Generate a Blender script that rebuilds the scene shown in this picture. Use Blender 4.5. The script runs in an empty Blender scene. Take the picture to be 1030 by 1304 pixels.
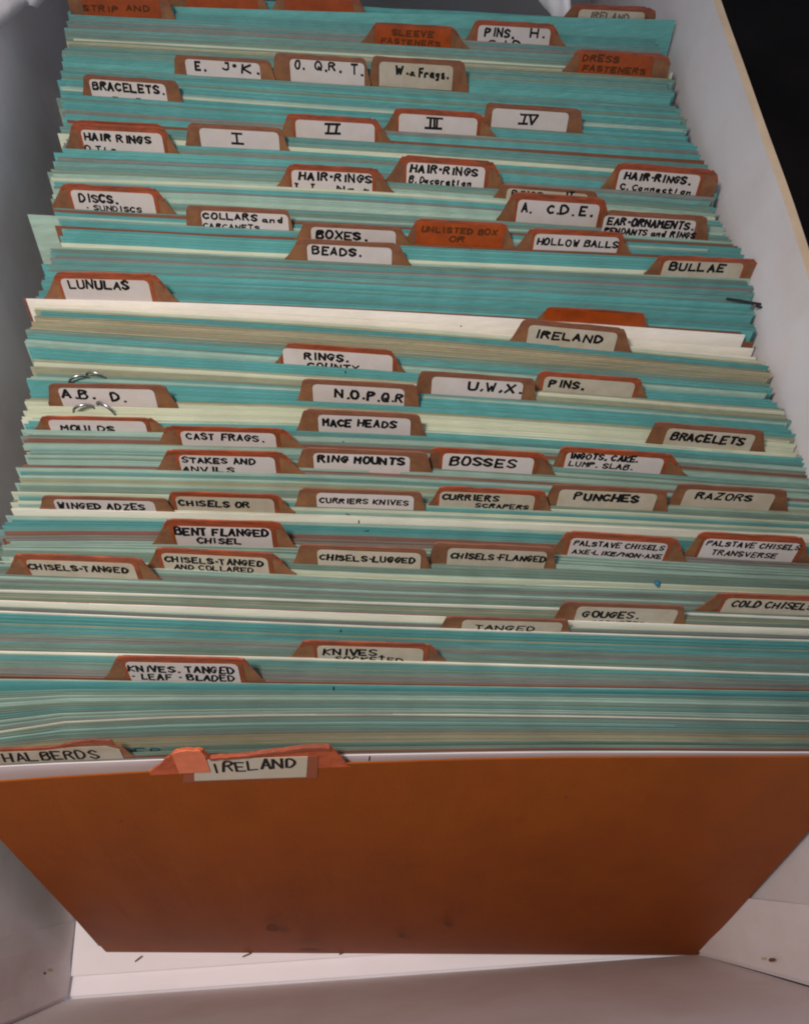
import bpy, math, random
from mathutils import Vector, Matrix, noise
random.seed(7)
sc = bpy.context.scene
COL = sc.collection

# ------------------------------------------------------------------ camera
# the photograph is 1030 x 1304; the camera is solved from the box's own edges
PW, PH, FPX = 1030.0, 1304.0, 984.48
CX, CY = 515.0, 652.0
CAMH = 0.30388
def _n(v): v = Vector(v); v.normalize(); return v
_A = _n((366-CX, -1617-CY, FPX)); _N = _n((502-CX, 1080-CY, FPX))
_A = (_A - _N*_A.dot(_N)).normalized()
AY = _A; AZ = -_N; AX = AY.cross(AZ)
CAM = Vector((0, 0, CAMH))
def ray(x, y):
    v = Vector((x-CX, y-CY, FPX))
    return Vector((AX.dot(v), AY.dot(v), AZ.dot(v)))
def at(x, y, z):
    r = ray(x, y); t = (z-CAMH)/r.z
    return CAM + r*t
def proj(p):
    d = p-CAM
    v = AX*d.x + AY*d.y + AZ*d.z
    return CX+FPX*v.x/v.z, CY+FPX*v.y/v.z
cam = bpy.data.objects.new('camera', bpy.data.cameras.new('camera'))
COL.objects.link(cam); sc.camera = cam
cx_ = Vector((AX[0], AY[0], AZ[0])); cy_ = Vector((AX[1], AY[1], AZ[1])); cz_ = Vector((AX[2], AY[2], AZ[2]))
m = Matrix((cx_, -cy_, -cz_)).transposed().to_4x4(); m.translation = CAM
cam.matrix_world = m
cam.data.sensor_fit = 'HORIZONTAL'; cam.data.sensor_width = 36; cam.data.lens = 36*FPX/PW
cam.data.clip_start = .01; cam.data.clip_end = 50
cam.data.dof.use_dof = False

# ------------------------------------------------------------------ light
w = bpy.data.worlds.new("World"); sc.world = w; w.use_nodes = True
bg = w.node_tree.nodes['Background']
bg.inputs[0].default_value = (.76, .86, 1, 1); bg.inputs[1].default_value = .46
def spot(name, loc, target, energy, size, blend, radius, color):
    l = bpy.data.lights.new(name, 'SPOT'); l.energy = energy; l.spot_size = math.radians(size)
    l.spot_blend = blend; l.shadow_soft_size = radius; l.color = color
    o = bpy.data.objects.new(name, l); COL.objects.link(o); o.location = loc
    o.rotation_euler = (Vector(target)-Vector(loc)).to_track_quat('-Z', 'Y').to_euler()
    return o
spot('room_lamp', (-.108, .042, .46), (-.06, .085, .12), 4.95, 83, 1.0, .03, (1, .92, .83))
sc.cycles.pixel_filter_type = 'BLACKMAN_HARRIS'; sc.cycles.filter_width = 2.1
sc.view_settings.view_transform = 'Standard'
sc.view_settings.look = 'None'; sc.view_settings.exposure = 0; sc.view_settings.gamma = 1

# ------------------------------------------------------------------ helpers
def srgb(r, g, b):
    f = lambda c: (c/255/12.92) if c/255 <= .04045 else ((c/255+.055)/1.055)**2.4
    return (f(r), f(g), f(b), 1)
def mat(name, rgb, rough=.8, streak=None, var=.12, mottle=(25, 25, 25), mot=.08, bump=.0, bscale=900, spec=.3, tint=None, spots=None):
    """paper-like material: long streaks of wear, mottling and fine relief"""
    M = bpy.data.materials.new(name); M.use_nodes = True
    nt = M.node_tree; N = nt.nodes; L = nt.links; b = N['Principled BSDF']
    b.inputs['Roughness'].default_value = rough
    b.inputs['Specular IOR Level'].default_value = spec
    tc = N.new('ShaderNodeTexCoord')
    def ns(scale, detail=3, rough_=.6):
        mp = N.new('ShaderNodeMapping'); mp.inputs['Scale'].default_value = scale
        L.new(tc.outputs['Object'], mp.inputs[0])
        n = N.new('ShaderNodeTexNoise'); n.inputs['Scale'].default_value = 1
        n.inputs['Detail'].default_value = detail; n.inputs['Roughness'].default_value = rough_
        L.new(mp.outputs[0], n.inputs['Vector']); return n.outputs['Fac']
    def mr(s, a, c, lo=.3, hi=.7):
        r = N.new('ShaderNodeMapRange'); r.inputs[1].default_value = lo; r.inputs[2].default_value = hi
        r.inputs[3].default_value = a; r.inputs[4].default_value = c; L.new(s, r.inputs[0]); return r.outputs[0]
    def mul(a, b_):
        q = N.new('ShaderNodeMath'); q.operation = 'MULTIPLY'; L.new(a, q.inputs[0]); L.new(b_, q.inputs[1]); return q.outputs[0]
    v = mr(ns(mottle), 1-mot, 1+mot)
    if streak: v = mul(v, mr(ns(streak, 4, .7), 1-var, 1+var))
    oi = N.new('ShaderNodeObjectInfo')
    v = mul(v, mr(oi.outputs['Random'], .93, 1.07, 0, 1))
    cb = N.new('ShaderNodeMix'); cb.data_type = 'RGBA'; cb.blend_type = 'MULTIPLY'; cb.inputs[0].default_value = 1
    cb.inputs[6].default_value = srgb(*rgb)
    src = None
    if tint:
        mx = N.new('ShaderNodeMix'); mx.data_type = 'RGBA'
        mx.inputs[6].default_value = srgb(*rgb); mx.inputs[7].default_value = srgb(*tint[0])
        L.new(mr(ns(tint[1], 5, .7), 0, tint[2], .42, .72), mx.inputs[0]); src = mx.outputs[2]
        L.new(src, cb.inputs[6])
    cv = N.new('ShaderNodeCombineColor')
    for i in range(3): L.new(v, cv.inputs[i])
    L.new(cv.outputs[0], cb.inputs[7])
    out = cb.outputs[2]
    if spots:
        mx = N.new('ShaderNodeMix'); mx.data_type = 'RGBA'; mx.inputs[7].default_value = srgb(*spots[0])
        L.new(out, mx.inputs[6]); L.new(mr(ns((spots[1],)*3, 2, .5), 0, spots[3], spots[2], spots[2]+.05), mx.inputs[0]); out = mx.outputs[2]
    L.new(out, b.inputs['Base Color'])
    if bump:
        bp = N.new('ShaderNodeBump'); bp.inputs['Strength'].default_value = bump; bp.inputs['Distance'].default_value = .0004
        L.new(ns((bscale,)*3, 3), bp.inputs['Height']); L.new(bp.outputs[0], b.inputs['Normal'])
    return M

CODES = {
 'T': ((96,162,160), (88,154,154), (104,168,163)),
 't': ((110,154,149), (102,147,143), (118,159,153)),
 'g': ((124,146,132), (117,139,127), (132,152,136)),
 'p': ((160,186,172), (152,178,165), (168,191,176)),
 'c': ((206,208,184), (198,202,178), (212,213,196)),
 'w': ((236,228,214), (232,222,206), (238,230,220)),
 'b': ((140,92,72), (130,80,58), (148,106,92)),
 'n': ((166,152,120), (156,146,124), (174,156,128)),
 'm': ((134,134,128), (124,126,122), (144,142,136)),
 'o': ((160,160,132), (148,152,128), (172,168,142)),
}
DARK = {'w': .06, 'c': .08}
CM = {}
for k, vs in CODES.items():
    CM[k] = [mat('card_%s_%d' % ({'T':'teal','t':'dusty_teal','g':'grey_green','p':'pale_green','c':'cream','w':'white','b':'brown','n':'tan','m':'mauve_grey','o':'olive'}[k], i), v,
             streak=(16, 1400, 700), var=.16 if k not in DARK else DARK[k], mottle=(60, 60, 140), mot=.05) for i, v in enumerate(vs)]
# the cut top edges are rubbed and grimy: a duller paper than the faces
EM = {}
for k, vs in CODES.items():
    f = {'w': .92, 'c': .88, 'p': .82}.get(k, .76)
    EM[k] = mat('card_edge_%s' % {'T':'teal','t':'dusty_teal','g':'grey_green','p':'pale_green','c':'cream','w':'white','b':'brown','n':'tan','m':'mauve_grey','o':'olive'}[k],
                tuple(int((c*.86+(116, 110, 96)[i]*.14)*f) for i, c in enumerate(vs[0])), .9, streak=(22, 300, 300), var=.35, mottle=(90, 90, 90), mot=.12)
CN = {'T':'teal','t':'dusty teal','g':'grey green','p':'pale green','c':'cream','w':'white','b':'brown','n':'tan','m':'mauve grey','o':'olive'}
M_guide = mat('guide_brown', (126, 82, 62), .6, streak=(30, 300, 120), var=.08, mot=.1, mottle=(180,180,180), bump=.15)
M_tab = mat('tab_tan', (136, 92, 62), .4, mot=.16, mottle=(260, 260, 260), tint=((104, 66, 50), (110, 110, 110), 1), bump=.1)
M_taborange = mat('tab_orange', (158, 66, 14), .38, mot=.12, mottle=(160,160,160), tint=((120, 50, 16), (200,200,200), .7), spec=.5)
M_edgeo = mat('tab_edge_orange', (152, 70, 40), .3, streak=(60, 2500, 2500), var=.3, mot=.25, mottle=(200,200,1200), spec=.6, tint=((104, 60, 44), (90, 90, 900), 1))
M_frame = mat('window_celluloid', (148, 70, 36), .35, mot=.2, mottle=(220,220,220), spec=.5, tint=((118, 66, 42), (150, 150, 150), .9))
M_edgeb = mat('tab_edge_brown', (126, 80, 60), .45, streak=(60, 2500, 2500), var=.2, mot=.15, mottle=(200,200,900))
M_label = mat('label_paper', (198, 186, 182), .55, mot=.05, mottle=(200,200,200), tint=((196, 182, 170), (90, 90, 90), .8))
M_labelold = mat('label_paper_aged', (184, 172, 154), .55, mot=.07, mottle=(200,200,200), tint=((170, 152, 126), (120, 120, 120), .8))
M_ink = mat('ink_black', (20, 18, 20), .5, mot=.2)
M_inkfaint = mat('ink_faded', (112, 98, 84), .6, mot=.2)
M_inkbrown = mat('ink_on_orange', (86, 44, 14), .5, mot=.2)
M_inkblue = mat('ink_blue', (44, 84, 98), .5, mot=.2)
M_front = mat('front_card_brown', (142, 70, 17), .5, mot=.05, mottle=(22, 22, 22), tint=((124, 58, 12), (70, 45, 45), .6), bump=.25, bscale=1500, spec=.12)
M_torn = mat('torn_tab_orange', (184, 88, 50), .5, mot=.2, mottle=(120, 120, 120), tint=((150, 66, 34), (170, 170, 170), 1), bump=.5, bscale=500)
M_wall = mat('box_board', (228, 219, 220), .75, mot=.05, mottle=(9, 9, 9), tint=((214, 198, 192), (26, 26, 26), .7), bump=.08, bscale=700, spots=((120, 84, 60), 170, .78, .5))
M_rim = mat('box_rim', (206, 176, 146), .8, mot=.1, mottle=(90, 90, 90), bump=.2)
M_liner = mat('liner_board', (236, 226, 230), .7, mot=.03, mottle=(30, 30, 30), bump=.06, spots=((150, 110, 70), 260, .80, .6))
M_table = mat('table_dark', (18, 12, 11), .75, mot=.6, mottle=(14, 14, 14), spec=.05)
M_tissue = mat('tissue', (240, 230, 232), .45, mot=.08, mottle=(60, 60, 60), bump=.4, bscale=260, spec=.5)
M_debris = mat('straw', (96, 66, 40), .8, mot=.3)
M_metal = bpy.data.materials.new('ring_steel'); M_metal.use_nodes = True
_b = M_metal.node_tree.nodes['Principled BSDF']; _b.inputs['Metallic'].default_value = 1
_b.inputs['Base Color'].default_value = (.42, .42, .43, 1)
_nz = M_metal.node_tree.nodes.new('ShaderNodeTexNoise'); _nz.inputs['Scale'].default_value = 400
_mr = M_metal.node_tree.nodes.new('ShaderNodeMapRange'); _mr.inputs[3].default_value = .18; _mr.inputs[4].default_value = .45
M_metal.node_tree.links.new(_nz.outputs['Fac'], _mr.inputs[0]); M_metal.node_tree.links.new(_mr.outputs[0], _b.inputs['Roughness'])

def mesh_obj(name, V, F, m, parent=None, origin=None, mi=None):
    me = bpy.data.meshes.new(name)
    o = bpy.data.objects.new(name, me); COL.objects.link(o)
    off = Vector(origin) if origin is not None else Vector((0, 0, 0))
    if parent is not None and origin is None: off = Vector(parent.get('_org', (0, 0, 0)))
    me.from_pydata([tuple(Vector(v)-off) for v in V], [], F)
    for mm in (m if isinstance(m, (list, tuple)) else [m]): me.materials.append(mm)
    if mi is not None: me.polygons.foreach_set('material_index', mi)
    me.update()
    if parent is not None:
        o.parent = parent; o.location = off - Vector(parent.get('_org', (0, 0, 0)))
    else:
        o.location = off
    o['_org'] = tuple(off)
    return o
def tag(o, label, cat=None, group=None, kind=None):
    if label: o['label'] = label
    if cat: o['category'] = cat
    if group: o['group'] = group
    if kind: o['kind'] = kind
    return o
def box_vf(lo, hi, V=None, F=None):
    V = V if V is not None else []; F = F if F is not None else []
    n = len(V)
    for z in (lo[2], hi[2]):
        V += [(lo[0], lo[1], z), (hi[0], lo[1], z), (hi[0], hi[1], z), (lo[0], hi[1], z)]
    F += [tuple(n+i for i in f) for f in ((3,2,1,0),(4,5,6,7),(0,1,5,4),(1,2,6,5),(2,3,7,6),(3,0,4,7))]
    return V, F

# ------------------------------------------------------------------ table and box
ZB = -.004
V, F = [], []
nn = 24
for j in range(nn+1):
    for i in range(nn+1):
        V.append((-3+6*i/nn, -3+6*j/nn, ZB-.0035))
for j in range(nn):
    for i in range(nn):
        a = j*(nn+1)+i; F.append((a, a+1, a+nn+2, a+nn+1))
tag(mesh_obj('floor', V, F, M_table), None, kind='structure')

XL0, XR0, YF, YB_, ZR = -.1128, .1027, -.0400, .345, .147
XL1, XR1, TH = -.1190, .1132, .0025
box = bpy.data.objects.new('storage_box', None); COL.objects.link(box); box.location = (0, .15, ZB)
box['_org'] = (0, .15, ZB)
tag(box, 'long white cardboard storage box, open at the top, holding the packed index cards', 'box')
def wall_grid(name, corner, nu, nv, inward, thick, parent, m, bulge=None, rim=True):
    """corner(u,v) gives the inner surface; a slab is built outwards from it"""
    V, F, mi = [], [], []
    for s in (0, 1):
        for j in range(nv+1):
            for i in range(nu+1):
                p = Vector(corner(i/nu, j/nv))
                if bulge: p += bulge(i/nu, j/nv)
                V.append(p - Vector(inward)*thick*s)
    K = (nu+1)*(nv+1); st = nu+1
    for j in range(nv):
        for i in range(nu):
            a = j*st+i
            F.append((a, a+1, a+st+1, a+st)); F.append((K+a+st, K+a+st+1, K+a+1, K+a))
            mi += [0, 0]
    for i in range(nu):
        a = nv*st+i; F.append((a, a+1, K+a+1, K+a)); mi.append(1)
        a = i; F.append((K+a, K+a+1, a+1, a)); mi.append(0)
    for j in range(nv):
        a = j*st; F.append((a, a+st, K+a+st, K+a)); mi.append(0)
        a = j*st+nu; F.append((K+a, K+a+st, a+st, a)); mi.append(0)
    return mesh_obj(name, V, F, m if isinstance(m, list) else [m, M_rim if rim else m], parent, origin=(0, 0, 0), mi=mi)
def side(x0, x1, y0, y1, z1):
    return lambda u, v: (x0+(x1-x0)*v, y0+(y1-y0)*u, z1*v)
bl = lambda u, v: Vector((noise.noise(Vector((u*3, v*2, 3)))*.0016, 0, noise.noise(Vector((u*9, 1, 3)))*.0007*v))
br = lambda u, v: Vector((noise.noise(Vector((u*3, v*2, 7)))*.0012, 0, noise.noise(Vector((u*9, 5, 3)))*.0007*v))
wall_grid('left_wall', side(XL0, XL1, YF, YB_, ZR), 40, 10, (1, 0, 0), TH, box, M_wall, bl)
wall_grid('right_wall', side(XR0, XR1, YF, YB_, ZR), 40, 10, (-1, 0, 0), TH, box, M_wall, br)
fr = lambda u, v: (XL0+(XR0-XL0)*u + (XL1-XL0)*v*(1-u)+(XR1-XR0)*v*u, YF-.0008*v, ZR*v)
bk = lambda u, v: (XL0+(XR0-XL0)*u + (XL1-XL0)*v*(1-u)+(XR1-XR0)*v*u, YB_+.0008*v, ZR*v)
bf = lambda u, v: Vector((0, .0015*math.sin(math.pi*u)*v*-1 + noise.noise(Vector((u*4, v*3, 11)))*.0006*v, 0))
wall_grid('front_wall', fr, 30, 10, (0, 1, 0), TH, box, M_wall, bf)
wall_grid('back_wall', bk, 20, 8, (0, -1, 0), TH, box, M_wall)
V, F = box_vf((XL0-.003, YF-.003, ZB-.003), (XR0+.003, YB_+.003, ZB+.0005)); mesh_obj('base', V, F, M_wall, box, origin=(0, 0, 0))
# folded corner flaps lying on the inside of the side walls, their ends a visible crease
cl = at(76, 1177, 0)
def flap(x0, x1, y0, y1, s):
    o = wall_grid('corner_flap', lambda u, v: (x0+(x1-x0)*v+s*.0011, y0+(y1-y0)*u, .0005+(ZR-.0035)*v), 4, 8, (s, 0, 0), .0008, box, M_wall,
              (bl if s > 0 else br), rim=False); return o
def side_y(px, py, x):
    r = ray(px, py); t = x/r.x; return r.y*t
yl = side_y(40, 1185, XL0-.002); yr = side_y(990, 1149, XR0+.003)
flap(XL0, XL1, YF+.0012, yl, 1); flap(XR0, XR1, YF+.0012, yr, -1)
# white liner board on the floor, a second smaller board on it with a raised edge
V, F = box_vf((XL0+.0006, YF+.0006, ZB+.0008), (XR0-.0006, YB_-.001, -.0021)); mesh_obj('liner_board', V, F, M_liner, box, origin=(0, 0, 0))
p1 = at(87, 1244, 0)
V, F = box_vf((p1.x+.0008, p1.y, -.0020), (XR0-.004, YB_-.004, -.0001))
o = mesh_obj('inner_board', V, F, M_liner, box, origin=(0, 0, 0))

# ------------------------------------------------------------------ card geometry
ZT = .126
WC = .2030
DV = Vector((-.00543, -.0468, -.126)); HC = DV.length; DV.normalize()
TC = .00022
ROWS = [(-40,-60,-40,-18),(0,0,20,42),(50,50,72,96),(114,114,142,169),(152,152,178,204),(224,224,242,274),(275,275,296,316),(312,312,331,349),
 (380,380,394,419),(396,396,420,456),(439,439,468,498),(514,514,527,555),(597,597,608,632),(651,651,662,678),(686,686,692,714),(717,717,735,750),
 (756,756,769,784),(779,779,795,808),(832,832,842,855),(864,864,872,878),(919,919,911.5,918),(972,972,960.5,959),(989,989,970.5,966)]
ROWS = [r[1:] for r in ROWS]
def rowabc(u):
    for a, b in zip(ROWS, ROWS[1:]):
        if u <= b[1]: break
    t = (u-a[1])/(b[1]-a[1])
    return tuple(a[i]+(b[i]-a[i])*t for i in range(3))
def row_y(u, x):
    a, b, c = rowabc(u)
    X0, X1, X2 = 100, 500, 900
    if x > 900:    # go on straight beyond the last measured column
        return c+(c-b)/400*(x-900)
    y = a*(x-X1)*(x-X2)/((X0-X1)*(X0-X2)) + b*(x-X0)*(x-X2)/((X1-X0)*(X1-X2)) + c*(x-X0)*(x-X1)/((X2-X0)*(X2-X1))
    k = max(0, 1-abs(u-911)/42)
    if x < 150: y += 9*k*((150-x)/150)**2
    return y
def find_u(x, y):
    lo, hi = -40, 975
    for _ in range(40):
        mid = (lo+hi)/2
        if row_y(mid, x) < y: lo = mid
        else: hi = mid
    return lo
LEFT = [(-40,93),(20,90),(50,84),(110,78),(145,80),(200,75),(222,63),(245,68),(262,66),(290,80),(305,79),(320,66),(345,56),(379,52),(382,45),(395,46),(412,44),(420,38),(432,32),(455,42),(485,38),(510,37),(535,32),
 (565,31),(600,27),(640,22),(652,13),(662,8),(690,6),(720,-2),(760,-12),(800,-20),(850,-34),(900,-48),(970,-60),(1000,-66)]
def left_x(y):
    for a, b in zip(LEFT, LEFT[1:]):
        if y <= b[0]: break
    t = (y-a[0])/(b[0]-a[0]); return a[1]+(b[1]-a[1])*min(1, max(0, t))
class Row:
    """the top edge of one card as a real curve in space"""
    def __init__(s, u, dx=0, z=ZT, leftpx=None, amp=1.0, seed=None):
        s.u = u
        yl_ = row_y(u, 60); xl = left_x(yl_) if leftpx is None else leftpx
        a = at(xl, row_y(u, xl), ZT)
        lo, hi = 600, 1400
        for _ in range(26):
            mid = (lo+hi)/2
            if (at(mid, row_y(u, mid), ZT)-a).length < WC: lo = mid
            else: hi = mid
        n = 9
        s.P = [at(xl+(lo-xl)*i/n, row_y(u, xl+(lo-xl)*i/n), ZT) for i in range(n+1)]
        sd = random.random()*100 if seed is None else seed
        down = (ZT-z)/(-DV.z)
        for i, p in enumerate(s.P):
            p += Vector((dx, 0, 0)) + DV*down
            p += Vector((0, noise.noise(Vector((i*.35, u*.02, 1)))*.00025, noise.noise(Vector((i*.7, sd, 0)))*.0004*amp))
        s.n = n
        s.T = (s.P[-1]-s.P[0]).normalized()
        s.out = DV.cross(s.T).normalized()
        if s.out.y > 0: s.out = -s.out
    def pt(s, d, h=0, off=0):
        """d metres from the left edge, h metres above the top edge, off metres in front"""
        f = min(max(d/WC, 0), 1)*s.n; i = min(int(f), s.n-1); t = f-i
        p = s.P[i].lerp(s.P[i+1], t)
        return p - DV*h + s.out*off
    def sh(s, x, y):
        """photo pixel -> (d, h) on this card's plane"""
        r = ray(x, y); d, h = .1, .004
        nrm = s.out
        for _ in range(4):
            q = s.pt(d, h)
            t = (q-CAM).dot(nrm)/r.dot(nrm); X = CAM+r*t
            e = X-q
            d += e.dot(s.T); h += -(e.dot(DV) - e.dot(s.T)*DV.dot(s.T))
        return d, h
def card_vf(row, V, F, thick=TC, foot=None):
    n0 = len(V); n = row.n
    bk_ = -row.out*thick
    for i, p in enumerate(row.P):
        q = p+DV*((p.z-.0002)/(-DV.z)) if foot is None else foot[0].lerp(foot[1], i/n)
        V += [p, p+bk_, q+bk_, q]
    for i in range(n):
        a = n0+4*i; b = a+4
        F += [(a, b, b+1, a+1), (a+1, b+1, b+2, a+2), (a+2, b+2, b+3, a+3), (a+3, b+3, b, a)]
    F += [(n0, n0+1, n0+2, n0+3), (n0+4*n+3, n0+4*n+2, n0+4*n+1, n0+4*n)]

# ------------------------------------------------------------------ handwriting
GL = {
'A':'00 26 40|12 32','B':'00 06 36 45 34 03|34 42 41 30 00','C':'45 26 04 02 20 41','D':'00 06 26 44 42 20 00','E':'46 06 00 40|03 33','F':'46 06 00|03 33',
'G':'45 26 04 02 20 31 33|23 43','H':'00 06|40 46|03 43','I':'20 26','J':'46 41 20 01|26 46','K':'06 00|46 03 40','L':'06 00 40','M':'00 06 23 46 40','N':'00 06 40 46',
'O':'16 04 02 10 30 42 44 36 16','P':'00 06 36 45 34 03','Q':'16 04 02 10 30 42 44 36 16|22 40','R':'00 06 36 45 34 03|23 40','S':'45 26 05 04 42 41 20 01','T':'06 46|26 20',
'U':'06 01 10 30 41 46','V':'06 20 46','W':'06 10 24 30 46','X':'00 46|06 40','Y':'06 23 46|23 20','Z':'06 46 00 40','.':'20 30','-':'13 33','/':'00 46',',':'21 10','&':'40 15 26 35 02 10 41',
'*':'14 34|25 23','a':'33 13 02 01 10 31|33 30 40','r':'03 00|02 13 33','g':'33 13 02 11 31|33 3- 1-','s':'33 13 12 31 30 10','f':'36 26 15 10|03 33','n':'03 00|02 23 33 30','d':'36 30 10 02 13 33',
'i':'13 10|14 15','e':'12 32 33 13 02 01 10 30','o':'13 02 01 10 30 32 33 13','c':'33 13 02 01 10 30','t':'15 10 30|03 33','u':'03 01 10 30 33|30 40','1':'20 26|10 30|16 36',
'2':'20 26|20 26', '|':'20 26',
'\x01':'00 40|06 46|20 26','\x02':'00 40|06 46|10 16|30 36','\x03':'00 40|06 46|10 16|20 26|30 36','\x04':'06 46|06 06|10 16|26 30 46|00 20',
}
def text_vf(row, txt, d0, d1, hb, hh, pen, off, V, F, sl=0.0):
    n = len(txt)
    if n == 0: return
    # narrow characters get narrower cells
    wd = [(.5 if c in '.,1|' else .66 if c == 'I' else (.6 if c == '-' else (.55 if c == ' ' else 1.0))) for c in txt]
    tot = sum(wd)-.3; x = 0.0; unit = (d1-d0)/tot
    rnd = random.Random(hash(txt) & 0xffff if False else sum(map(ord, txt))*7+n)
    for c, wc in zip(txt, wd):
        if c != ' ':
            cw = unit*.66*(wc if c in '-' else (1 if wc == 1 else .8)); x0 = d0+x*unit if wc > .7 or c == '-' else d0+(x+wc*.36)*unit-cw*.5
            jx = rnd.uniform(-.05, .05)*unit; jy = rnd.uniform(-.05, .05)*hh; sk = rnd.uniform(0.0, .16); s2 = rnd.uniform(.9, 1.06)
            for st in GL.get(c, '').split('|'):
                pts = []
                for pr in st.split():
                    gx = int(pr[0]); gy = -2 if pr[1] == '-' else int(pr[1])
                    px = gx/4*cw + gy/6*hh*sk + rnd.uniform(-.05, .05)*cw
                    py = gy/6*hh*s2 + rnd.uniform(-.045, .045)*hh + sl*gx/4*cw
                    pts.append((x0+jx+px, hb+jy+py))
                if len(pts) > 3 and c in 'CGOQSDBPRUJ23':   # soften the round letters
                    q = [pts[0]]
                    for a, b, c_ in zip(pts, pts[1:], pts[2:]):
                        q += [(a[0]*.2+b[0]*.8, a[1]*.2+b[1]*.8), (b[0]*.8+c_[0]*.2, b[1]*.8+c_[1]*.2)] if rnd.random() < 1 else [b]
                    q.append(pts[-1]); pts = q
                pw = pen*rnd.uniform(.85, 1.15)
                for a, b in zip(pts, pts[1:]):
                    dx, dy = b[0]-a[0], b[1]-a[1]; l = math.hypot(dx, dy)
                    if l < 1e-7: continue
                    ux, uy = dx/l*pw*.5, dy/l*pw*.5
                    n0 = len(V)
                    for (sx, sy) in ((a[0]-ux*.6-uy, a[1]-uy*.6+ux), (a[0]-ux*.6+uy, a[1]-uy*.6-ux), (b[0]+ux*.6+uy, b[1]+uy*.6-ux), (b[0]+ux*.6-uy, b[1]+uy*.6+ux)):
                        V.append(row.pt(sx, sy, off+rnd.uniform(0, .00001)))
                    F.append((n0, n0+1, n0+2, n0+3))
        x += wc

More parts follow.
